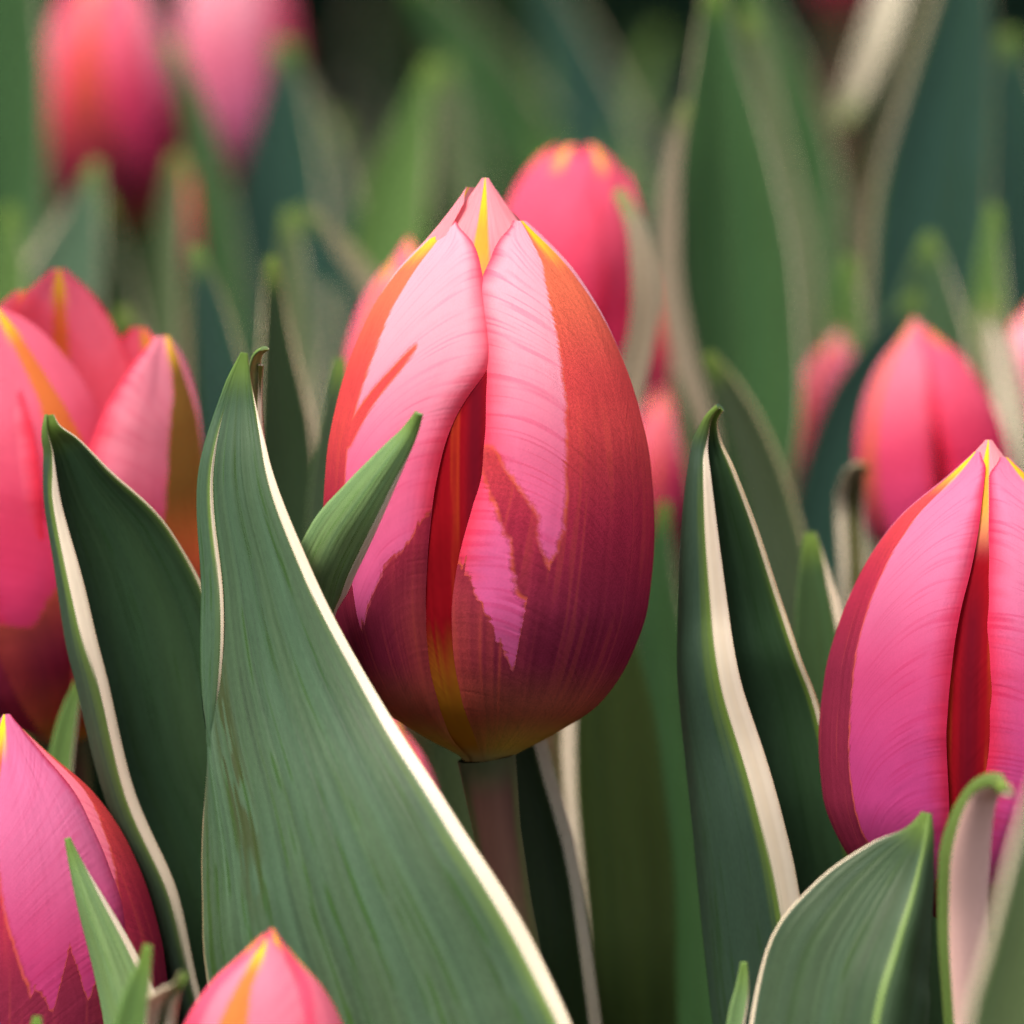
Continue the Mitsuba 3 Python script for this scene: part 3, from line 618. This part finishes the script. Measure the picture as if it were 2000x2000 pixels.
stem(b, [(-.05, .38, 0), (-0.0464, 0.3594, 0.2745)], [.0032, .0028])
b = thing('tulip', 'dim red bud hidden behind the cream edge of a blurred leaf, right of centre', 'tulip')
bud(b, (0.0212, 0.1879, 0.2853), (0, .05, 1), 0.0266, 0.0048, turn=15, outer=(FLAMED, PLAIN_R, FLAMED), inner=INNER, seed=84)
stem(b, [(.027, .21, 0), (0.0212, 0.1880, 0.2854)], [.0032, .0028])
b = thing('tulip', 'dim pink bud low behind the right side of the middle bud', 'tulip')
bud(b, (0.0183, 0.1554, 0.2767), (.02, .05, 1), 0.0212, 0.0040, turn=50, outer=(PINK, PINK, PINK), inner=PINK, seed=87)
stem(b, [(.025, .18, 0), (0.0183, 0.1555, 0.2768)], [.0032, .0028])
b = thing('tulip', 'far dark red bud just touching the top edge, right of centre', 'tulip')
bud(b, (0.0569, 0.4769, 0.2982), (0, .05, 1), 0.0289, 0.0054, turn=50, outer=(FLAMED, FLAMED, FLAMED), inner=FLAMED, seed=90)
stem(b, [(.058, .49, 0), (0.0569, 0.4770, 0.2984)], [.0032, .0028])
b = thing('tulip', 'dim red bud low behind the stem of the middle bud', 'tulip')
bud(b, (-0.0127, 0.0234, 0.2566), (0, .12, 1), 0.0308, 0.0065, turn=50, outer=(PINK, PINK, PINK), inner=PINK, seed=93)
stem(b, [(-.02, .05, 0), (-0.0127, 0.0234, 0.2567)], [.0032, .0028])

# ------------------------------------------------------------------ blurred leaves behind and before
def leaves(label, root, *blades):
    t = thing('tulip_plant', label, 'tulip leaf')
    for kind, pts, *more in blades:
        blade(t, pts, kind, root=root, nu=17, nv=60, **(more[0] if more else {}))
    return t


leaves('blurred bright green leaves along the left edge beside the upper left bud', (-.085, .26),
       (L_GREEN, [((-0.0690, 0.2391, 0.2857), 0.0053, 0), ((-0.0693, 0.2435, 0.3064), 0.0056, 0), ((-0.0697, 0.2472, 0.3236), 0.0060, 0), ((-0.0704, 0.2516, 0.3443), 0.0049, 0), ((-0.0711, 0.2552, 0.3615), .001, 0)]),
       (L_TEAL, [((-0.0741, 0.2732, 0.3015), 0.0051, 0), ((-0.0726, 0.2762, 0.3157), 0.0051, 0), ((-0.0712, 0.2800, 0.3334), .001, 0)]),
       (L_LIGHT, [((-0.0637, 0.1592, 0.2943), 0.0039, 0), ((-0.0634, 0.1619, 0.3069), 0.0032, 0), ((-0.0631, 0.1635, 0.3145), 0.0019, 0), ((-0.0630, 0.1645, 0.3195), .0006, 0)]))
leaves('blurred grey green leaf point in front of the dark foot of the upper left bud', (-.07, .2),
       (leaf_kind(.05, .02, (.13, .235, .145), .6), [((-0.0619, 0.1788, 0.2905), 0.0072, -30), ((-0.0580, 0.1818, 0.3046), 0.0056, -30), ((-0.0553, 0.1837, 0.3137), 0.0030, -30), ((-0.0534, 0.1854, 0.3217), .0006, -30)]),
       (L_DARK, [((-0.0519, 0.1984, 0.2866), 0.0047, 20), ((-0.0522, 0.2012, 0.2998), 0.0030, 20), ((-0.0536, 0.2043, 0.3143), .0006, 20)]))
leaves('blurred pale striped leaf standing upright below the two upper left buds', (-.045, .22),
       (L_STRIPE, [((-0.0451, 0.1970, 0.2800), 0.0024, 0), ((-0.0453, 0.2010, 0.2985), 0.0022, 0), ((-0.0448, 0.2038, 0.3116), 0.0018, 0), ((-0.0438, 0.2054, 0.3195), .001, 0)]),
       (L_GREEN, [((-0.0379, 0.2166, 0.2760), 0.0041, 10), ((-0.0382, 0.2202, 0.2928), 0.0031, 10), ((-0.0413, 0.2252, 0.3164), 0.0022, 10), ((-0.0461, 0.2284, 0.3312), .001, 10)]))
leaves('blurred dark teal leaf between the upper pink buds and the middle bud', (-.03, .26),
       (L_TEAL, [((-0.0334, 0.2257, 0.2706), 0.0077, -10), ((-0.0317, 0.2308, 0.2944), 0.0080, -10), ((-0.0310, 0.2344, 0.3114), 0.0056, -10), ((-0.0306, 0.2368, 0.3230), 0.0028, -10), ((-0.0305, 0.2383, 0.3298), .001, -10)]),
       (L_TEAL, [((-0.0256, 0.2460, 0.2700), 0.0071, 10), ((-0.0256, 0.2505, 0.2908), 0.0068, 10), ((-0.0284, 0.2549, 0.3117), 0.0043, 10), ((-0.0327, 0.2581, 0.3270), .001, 10)]))
leaves('blurred folded leaf with two pale edges left of the middle bud', (-.022, .16),
       (L_STRIPE, [((-0.0258, 0.1369, 0.2859), 0.0024, 0), ((-0.0264, 0.1409, 0.3043), 0.0021, 0), ((-0.0270, 0.1435, 0.3166), 0.0016, 0), ((-0.0275, 0.1447, 0.3222), .0006, 0)]),
       (leaf_kind(.0, .55, TEAL, .6, None, 0.0, 2.0), [((-0.0178, 0.1467, 0.2838), 0.0038, 0), ((-0.0178, 0.1517, 0.3075), 0.0031, 0), ((-0.0216, 0.1533, 0.3149), 0.0022, 0), ((-0.0267, 0.1546, 0.3208), .0006, 0)]))
leaves('blurred yellow green leaf leaning right above the middle bud', (-.02, .24),
       (L_LIGHT, [((-0.0177, 0.2082, 0.2847), 0.0048, 0), ((-0.0167, 0.2122, 0.3033), 0.0049, 0), ((-0.0146, 0.2149, 0.3160), 0.0040, 0), ((-0.0123, 0.2166, 0.3240), 0.0020, 0), ((-0.0106, 0.2179, 0.3300), .001, 0)]),
       (L_STRIPE, [((-0.0050, 0.2490, 0.2839), 0.0021, 0), ((-0.0068, 0.2531, 0.3034), 0.0020, 0), ((-0.0085, 0.2556, 0.3152), 0.0013, 0), ((-0.0092, 0.2575, 0.3242), .001, 0)]))
leaves('blurred green leaf lying diagonally across the top of the picture', (.05, .5),
       (L_GREEN, [((0.0168, 0.4185, 0.2638), 0.0067, 0), ((0.0067, 0.4222, 0.2810), 0.0063, 0), ((-0.0042, 0.4258, 0.2982), 0.0050, 0), ((-0.0168, 0.4293, 0.3146), .001, 0)]),
       (L_TEAL, [((0.0198, 0.3995, 0.2705), 0.0066, 0), ((0.0148, 0.4036, 0.2898), 0.0062, 0), ((0.0082, 0.4074, 0.3075), 0.0041, 0), ((0.0033, 0.4101, 0.3204), .001, 0)]))
leaves('narrow blurred yellow green blades at the top above the middle bud', (.012, .5),
       (L_LIGHT, [((0.0071, 0.4209, 0.2752), 0.0022, 0), ((0.0065, 0.4248, 0.2933), 0.0020, 0), ((0.0057, 0.4276, 0.3064), 0.0013, 0), ((0.0050, 0.4293, 0.3146), .0008, 0)]),
       (L_GREEN, [((-0.0048, 0.3610, 0.2821), 0.0032, 0), ((-0.0071, 0.3637, 0.2945), 0.0027, 0), ((-0.0095, 0.3655, 0.3030), 0.0014, 0), ((-0.0107, 0.3668, 0.3092), .0008, 0)]),
       (L_LIGHT, [((0.0177, 0.4012, 0.2786), 0.0028, 0), ((0.0191, 0.4039, 0.2914), 0.0023, 0), ((0.0216, 0.4060, 0.3011), 0.0012, 0), ((0.0239, 0.4074, 0.3075), .0008, 0)]),
       (L_GREEN, [((-0.0239, 0.3308, 0.2841), 0.0031, 0), ((-0.0258, 0.3335, 0.2969), 0.0023, 0), ((-0.0266, 0.3351, 0.3045), .0008, 0)]))
leaves('large blurred bright green leaf with cream edges, right of the middle bud', (.036, .15),
       (L_GREENCREAM, [((0.0280, 0.1272, 0.2880), 0.0059, 0), ((0.0273, 0.1303, 0.3026), 0.0080, 0), ((0.0267, 0.1328, 0.3147), 0.0078, 0), ((0.0258, 0.1358, 0.3287), 0.0059, 0), ((0.0249, 0.1385, 0.3415), 0.0030, 0), ((0.0244, 0.1405, 0.3506), .001, 0)],
        {'low': [(-1, -.3), (-.5, 0), (0, .25), (.5, 0), (1, -.3)]}),
       (L_CREAM, [((0.0241, 0.1238, 0.2963), 0.0011, 0), ((0.0207, 0.1261, 0.3071), 0.0015, 0), ((0.0187, 0.1287, 0.3192), 0.0015, 0), ((0.0193, 0.1309, 0.3295), 0.0010, 0), ((0.0210, 0.1325, 0.3373), .0006, 0)]),
       (L_STRIPE, [((0.0380, 0.1592, 0.2943), 0.0014, 0), ((0.0364, 0.1632, 0.3132), 0.0017, 0), ((0.0328, 0.1668, 0.3302), 0.0015, 0), ((0.0296, 0.1696, 0.3434), .001, 0)]))
leaves('blurred leaf with a bright cream strip at the top right', (.062, .23),
       (leaf_kind(.0, .0, (1.0, .88, .66), .4), [((0.0640, 0.2549, 0.3117), 0.0028, 0), ((0.0623, 0.2508, 0.3408), 0.0027, 0), ((0.0581, 0.2429, 0.3516), 0.0026, 0), ((0.0528, 0.2214, 0.3466), 0.0024, 0), ((0.0475, 0.2084, 0.3334), 0.0023, 0), ((0.0448, 0.2070, 0.3268), 0.0018, 0), ((0.0431, 0.2062, 0.3232), .001, 0)]),
       (L_GREEN, [((0.0401, 0.2391, 0.2857), 0.0049, 0), ((0.0408, 0.2435, 0.3064), 0.0046, 0), ((0.0373, 0.2472, 0.3236), 0.0035, 0), ((0.0310, 0.2503, 0.3381), .001, 0)]))
leaves('large blurred teal leaf with a cream left margin at the upper right', (.08, .2),
       (L_TEALCREAM, [((0.0521, 0.1663, 0.2797), 0.0068, 0), ((0.0524, 0.1703, 0.2988), 0.0081, 0), ((0.0528, 0.1737, 0.3147), 0.0079, 0), ((0.0550, 0.1771, 0.3306), 0.0062, 0), ((0.0573, 0.1801, 0.3446), 0.0036, 0), ((0.0586, 0.1825, 0.3561), .001, 0)]),
       (L_TEAL, [((0.0646, 0.1872, 0.2820), 0.0057, 0), ((0.0656, 0.1928, 0.3081), 0.0057, 0), ((0.0656, 0.1962, 0.3244), 0.0040, 0), ((0.0646, 0.1989, 0.3368), .001, 0)]))
leaves('blurred green leaf points right behind the plain pink bud', (.07, .16),
       (leaf_kind(.0, .02, (.115, .225, .105), .6), [((0.0497, 0.1285, 0.2940), 0.0071, 0), ((0.0500, 0.1310, 0.3062), 0.0062, 0), ((0.0505, 0.1328, 0.3147), 0.0032, 0), ((0.0506, 0.1342, 0.3211), .0006, 0)]),
       (L_LIGHT, [((0.0591, 0.1382, 0.2920), 0.0031, 0), ((0.0585, 0.1416, 0.3080), 0.0025, 0), ((0.0588, 0.1435, 0.3166), 0.0015, 0), ((0.0592, 0.1448, 0.3228), .0006, 0)]),
       (L_LIGHT, [((0.0420, 0.1480, 0.2900), 0.0025, 0), ((0.0417, 0.1515, 0.3062), 0.0022, 0), ((0.0420, 0.1533, 0.3149), .0006, 0)]))
leaves('blurred teal leaf crossing in front of the slim red bud', (.055, .11),
       (L_TEAL, [((0.0371, 0.1184, 0.2709), 0.0049, 0), ((0.0389, 0.1219, 0.2872), 0.0052, 0), ((0.0420, 0.1245, 0.2993), 0.0049, 0), ((0.0457, 0.1264, 0.3083), 0.0031, 0), ((0.0488, 0.1278, 0.3150), .0006, 0)]),
       (leaf_kind(.3, .1, (.22, .22, .07), .6), [((0.0386, 0.0724, 0.2949), 0.0015, 0), ((0.0383, 0.0736, 0.3005), 0.0016, 0), ((0.0385, 0.0693, 0.3044), 0.0012, 0), ((0.0393, 0.0597, 0.3073), .0006, 0)]))
leaves('blurred olive leaf slanting behind the channelled leaf with the wide cream margin', (.05, .1),
       (leaf_kind(.0, .05, (.095, .14, .07), .6, None, 0.0, 2.0), [((0.0333, 0.0740, 0.2784), 0.0035, 0), ((0.0298, 0.0783, 0.2984), 0.0027, 0), ((0.0263, 0.0804, 0.3086), 0.0020, 0), ((0.0222, 0.0820, 0.3161), .0006, 0)]))
leaves('light green leaf with a yellowish edge left of the bud at the right edge', (.055, .045),
       (leaf_kind(.0, .22, (.10, .205, .075), .6), [((0.0350, 0.0214, 0.2713), 0.0038, 0), ((0.0336, 0.0248, 0.2874), 0.0034, 0), ((0.0327, 0.0271, 0.2981), 0.0025, 0), ((0.0321, 0.0282, 0.3034), 0.0014, 0), ((0.0318, 0.0289, 0.3066), .0006, 0)]),
       (leaf_kind(.75, .75, OLIVE, .6), [((0.0388, 0.0095, 0.2634), 0.0022, 0), ((0.0350, 0.0124, 0.2771), 0.0016, 0), ((0.0326, 0.0143, 0.2861), 0.0013, 0), ((0.0322, 0.0152, 0.2903), .0006, 0)]))
leaves('pair of dim cream edged leaves right of the stem of the middle bud', (.022, .05),
       (leaf_kind(.0, .26, (.045, .085, .03), .6), [((0.0049, 0.0095, 0.2634), 0.0038, 0), ((0.0040, 0.0117, 0.2739), 0.0031, 0), ((0.0016, 0.0140, 0.2845), 0.0027, 0), ((0.0000, 0.0156, 0.2924), 0.0022, 0), ((-0.0011, 0.0173, 0.3003), .0006, 0)]),
       (leaf_kind(.16, .0, (.050, .085, .020), .5), [((0.0129, 0.0378, 0.2524), 0.0051, 0), ((0.0121, 0.0407, 0.2662), 0.0056, 0), ((0.0107, 0.0437, 0.2799), 0.0053, 0), ((0.0101, 0.0460, 0.2909), 0.0034, 0), ((0.0107, 0.0480, 0.3002), .0006, 0)]),
       (L_GREEN, [((0.0195, 0.0807, 0.2616), 0.0035, 0), ((0.0177, 0.0843, 0.2789), 0.0031, 0), ((0.0171, 0.0866, 0.2893), 0.0017, 0), ((0.0177, 0.0883, 0.2974), .0006, 0)]))
leaves('blurred pale edged leaf close to the lens in the lower right corner', (.058, -.12),
       (leaf_kind(.13, .0, (.16, .24, .10), .5), [((0.0427, -0.1100, 0.2787), 0.0040, 0), ((0.0431, -0.1076, 0.2897), 0.0040, 0), ((0.0445, -0.1058, 0.2984), 0.0031, 0), ((0.0458, -0.1039, 0.3072), 0.0020, 0), ((0.0469, -0.1023, 0.3147), .0006, 0)]))
leaves('blurred leaves in the gap between the broad leaf and the middle bud', (-.012, .06),
       (leaf_kind(.0, .12, (.10, .17, .09), .6), [((-0.0195, 0.0405, 0.2893), 0.0033, 0), ((-0.0201, 0.0440, 0.3056), 0.0022, 0), ((-0.0192, 0.0463, 0.3166), 0.0013, 0), ((-0.0187, 0.0475, 0.3220), .0006, 0)]),
       (L_DARK, [((-0.0257, 0.0758, 0.2869), 0.0035, 0), ((-0.0257, 0.0795, 0.3041), 0.0035, 0), ((-0.0269, 0.0825, 0.3184), 0.0018, 0), ((-0.0274, 0.0843, 0.3269), .0006, 0)]))
leaves('blurred dark leaves between the half open tulip and the hooked leaf point', (-.03, .12),
       (L_TEAL, [((-0.0329, 0.0953, 0.2825), 0.0036, 0), ((-0.0329, 0.0991, 0.3001), 0.0035, 0), ((-0.0347, 0.1022, 0.3147), 0.0022, 0), ((-0.0371, 0.1043, 0.3247), .0006, 0)]),
       (L_DARK, [((-0.0430, 0.1148, 0.2780), 0.0043, 0), ((-0.0454, 0.1199, 0.3021), 0.0043, 0), ((-0.0467, 0.1225, 0.3141), .0006, 0)]))

# ------------------------------------------------------------------ the rest of the bed: rows of plants behind and to the sides
rng = np.random.RandomState(11)
PROTOS = []
for i in range(5):
    items = []
    nl = 4
    for j in range(nl):
        a = 360 / nl * j + rng.uniform(-30, 30) + 40 * i
        ar = math.radians(a)
        h = rng.uniform(.20, .30) if j else .30
        out = rng.uniform(.03, .075)
        hw = rng.uniform(.012, .021)
        d = np.array([math.sin(ar), -math.cos(ar)])
        pts = [((0.004 * d[0], 0.004 * d[1], 0), .007, a), ((.25 * out * d[0], .25 * out * d[1], .35 * h), hw * .85, a), ((.55 * out * d[0], .55 * out * d[1], .65 * h), hw, a), ((.85 * out * d[0], .85 * out * d[1], .88 * h), hw * .6, a), ((out * d[0] * 1.1, out * d[1] * 1.1, h), .0008, a)]
        # these leaves face their own way round; width is not foreshortened
        pts = [(p, w * max(math.cos(math.radians(f)), .4), f) for p, w, f in pts]
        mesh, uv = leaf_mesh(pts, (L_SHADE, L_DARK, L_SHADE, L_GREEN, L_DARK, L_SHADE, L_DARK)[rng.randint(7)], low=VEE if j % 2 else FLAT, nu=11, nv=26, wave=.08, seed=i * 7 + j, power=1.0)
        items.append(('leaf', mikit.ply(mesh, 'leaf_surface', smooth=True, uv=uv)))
    if i in (0, 2):
        hb = rng.uniform(.035, .045)
        z0 = rng.uniform(.19, .225)
        mesh, uv = tube([(0, 0, 0), (.003, 0, .1), (0, 0, z0)], [.003, .003, .0028], 10, 12)
        items.append(('stem', mikit.ply(mesh, 'stem_surface', smooth=True, uv=uv)))
        for q, ph in enumerate((0, -120, 120, -60, 60, 180)):
            mesh, uv = tepal_mesh((0, 0, z0), (0, 0.05, 1), (0, -1, 0), hb, hb * .27, ph, (PINK, PLAIN_L, FLAMED)[q % 3], size=(1 if q < 3 else .94), ring=.9 if q < 3 else 1.0, nu=11, nv=24)
            items.append(('petal', mikit.ply(mesh, 'petal_surface', smooth=True, uv=uv)))
    PROTOS.append(items)


def place(i, x, y, turn, size, name, label, group):
    t = thing(name, label, 'tulip' if name == 'tulip' else 'tulip leaf', group)
    m = T().translate([x, y, 0]).rotate([0, 0, 1], turn).scale(size)
    for n, s in PROTOS[i]:
        part(t, n, {**s, 'to_world': m})


y = 0.40
while y < 1.75:
    half_w = 0.075 * (y + 0.69) * 1.15 + 0.22
    x = -half_w + rng.uniform(0, .05)
    while x < half_w:
        i = rng.choice([1, 3, 4, 1, 3, 4, 0, 2])
        if abs(x) < 0.075 * (y + 0.69) * 1.25 and i in (0, 2):
            i += 1
        size = rng.uniform(.66, .90) * (1.6 if y > 0.85 else 1.0)
        xx, yy, tn = x + rng.uniform(-.02, .02), y + rng.uniform(-.03, .03), rng.uniform(0, 360)
        if i in (0, 2):
            place(i, xx, yy, tn, size, 'tulip', 'dim unopened tulip bud among the blurred leaves far back in the bed', 'budded tulips far back in the bed')
        else:
            place(i, xx, yy, tn, size, 'tulip_plant', 'leafy tulip plant, its green darkened for shade, blurred far back in the bed', 'leafy plants far back in the bed')
        x += .062
    y += .068
# low leafy plants between the near flowers and beside the frame, which shade the foot of the bed
for x, y in [(-.14, .0), (-.17, .1), (.15, .02), (.16, .12), (-.12, .2), (.14, .23), (-.2, .26), (.21, .3), (-.13, -.07), (.15, -.06)]:
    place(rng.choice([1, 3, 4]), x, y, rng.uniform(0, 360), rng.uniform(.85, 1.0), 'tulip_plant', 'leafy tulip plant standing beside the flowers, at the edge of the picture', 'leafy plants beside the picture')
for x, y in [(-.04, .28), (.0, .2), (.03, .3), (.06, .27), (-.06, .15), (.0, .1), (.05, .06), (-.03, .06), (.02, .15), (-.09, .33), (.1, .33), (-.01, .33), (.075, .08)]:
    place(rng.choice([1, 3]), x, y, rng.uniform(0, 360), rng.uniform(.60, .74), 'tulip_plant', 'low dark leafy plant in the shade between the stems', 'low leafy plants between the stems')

PT.append(mi.Float(np.ravel(np.array(PETALS, np.float32))))
LT.append(mi.Float(np.ravel(np.array(LEAVES, np.float32))))
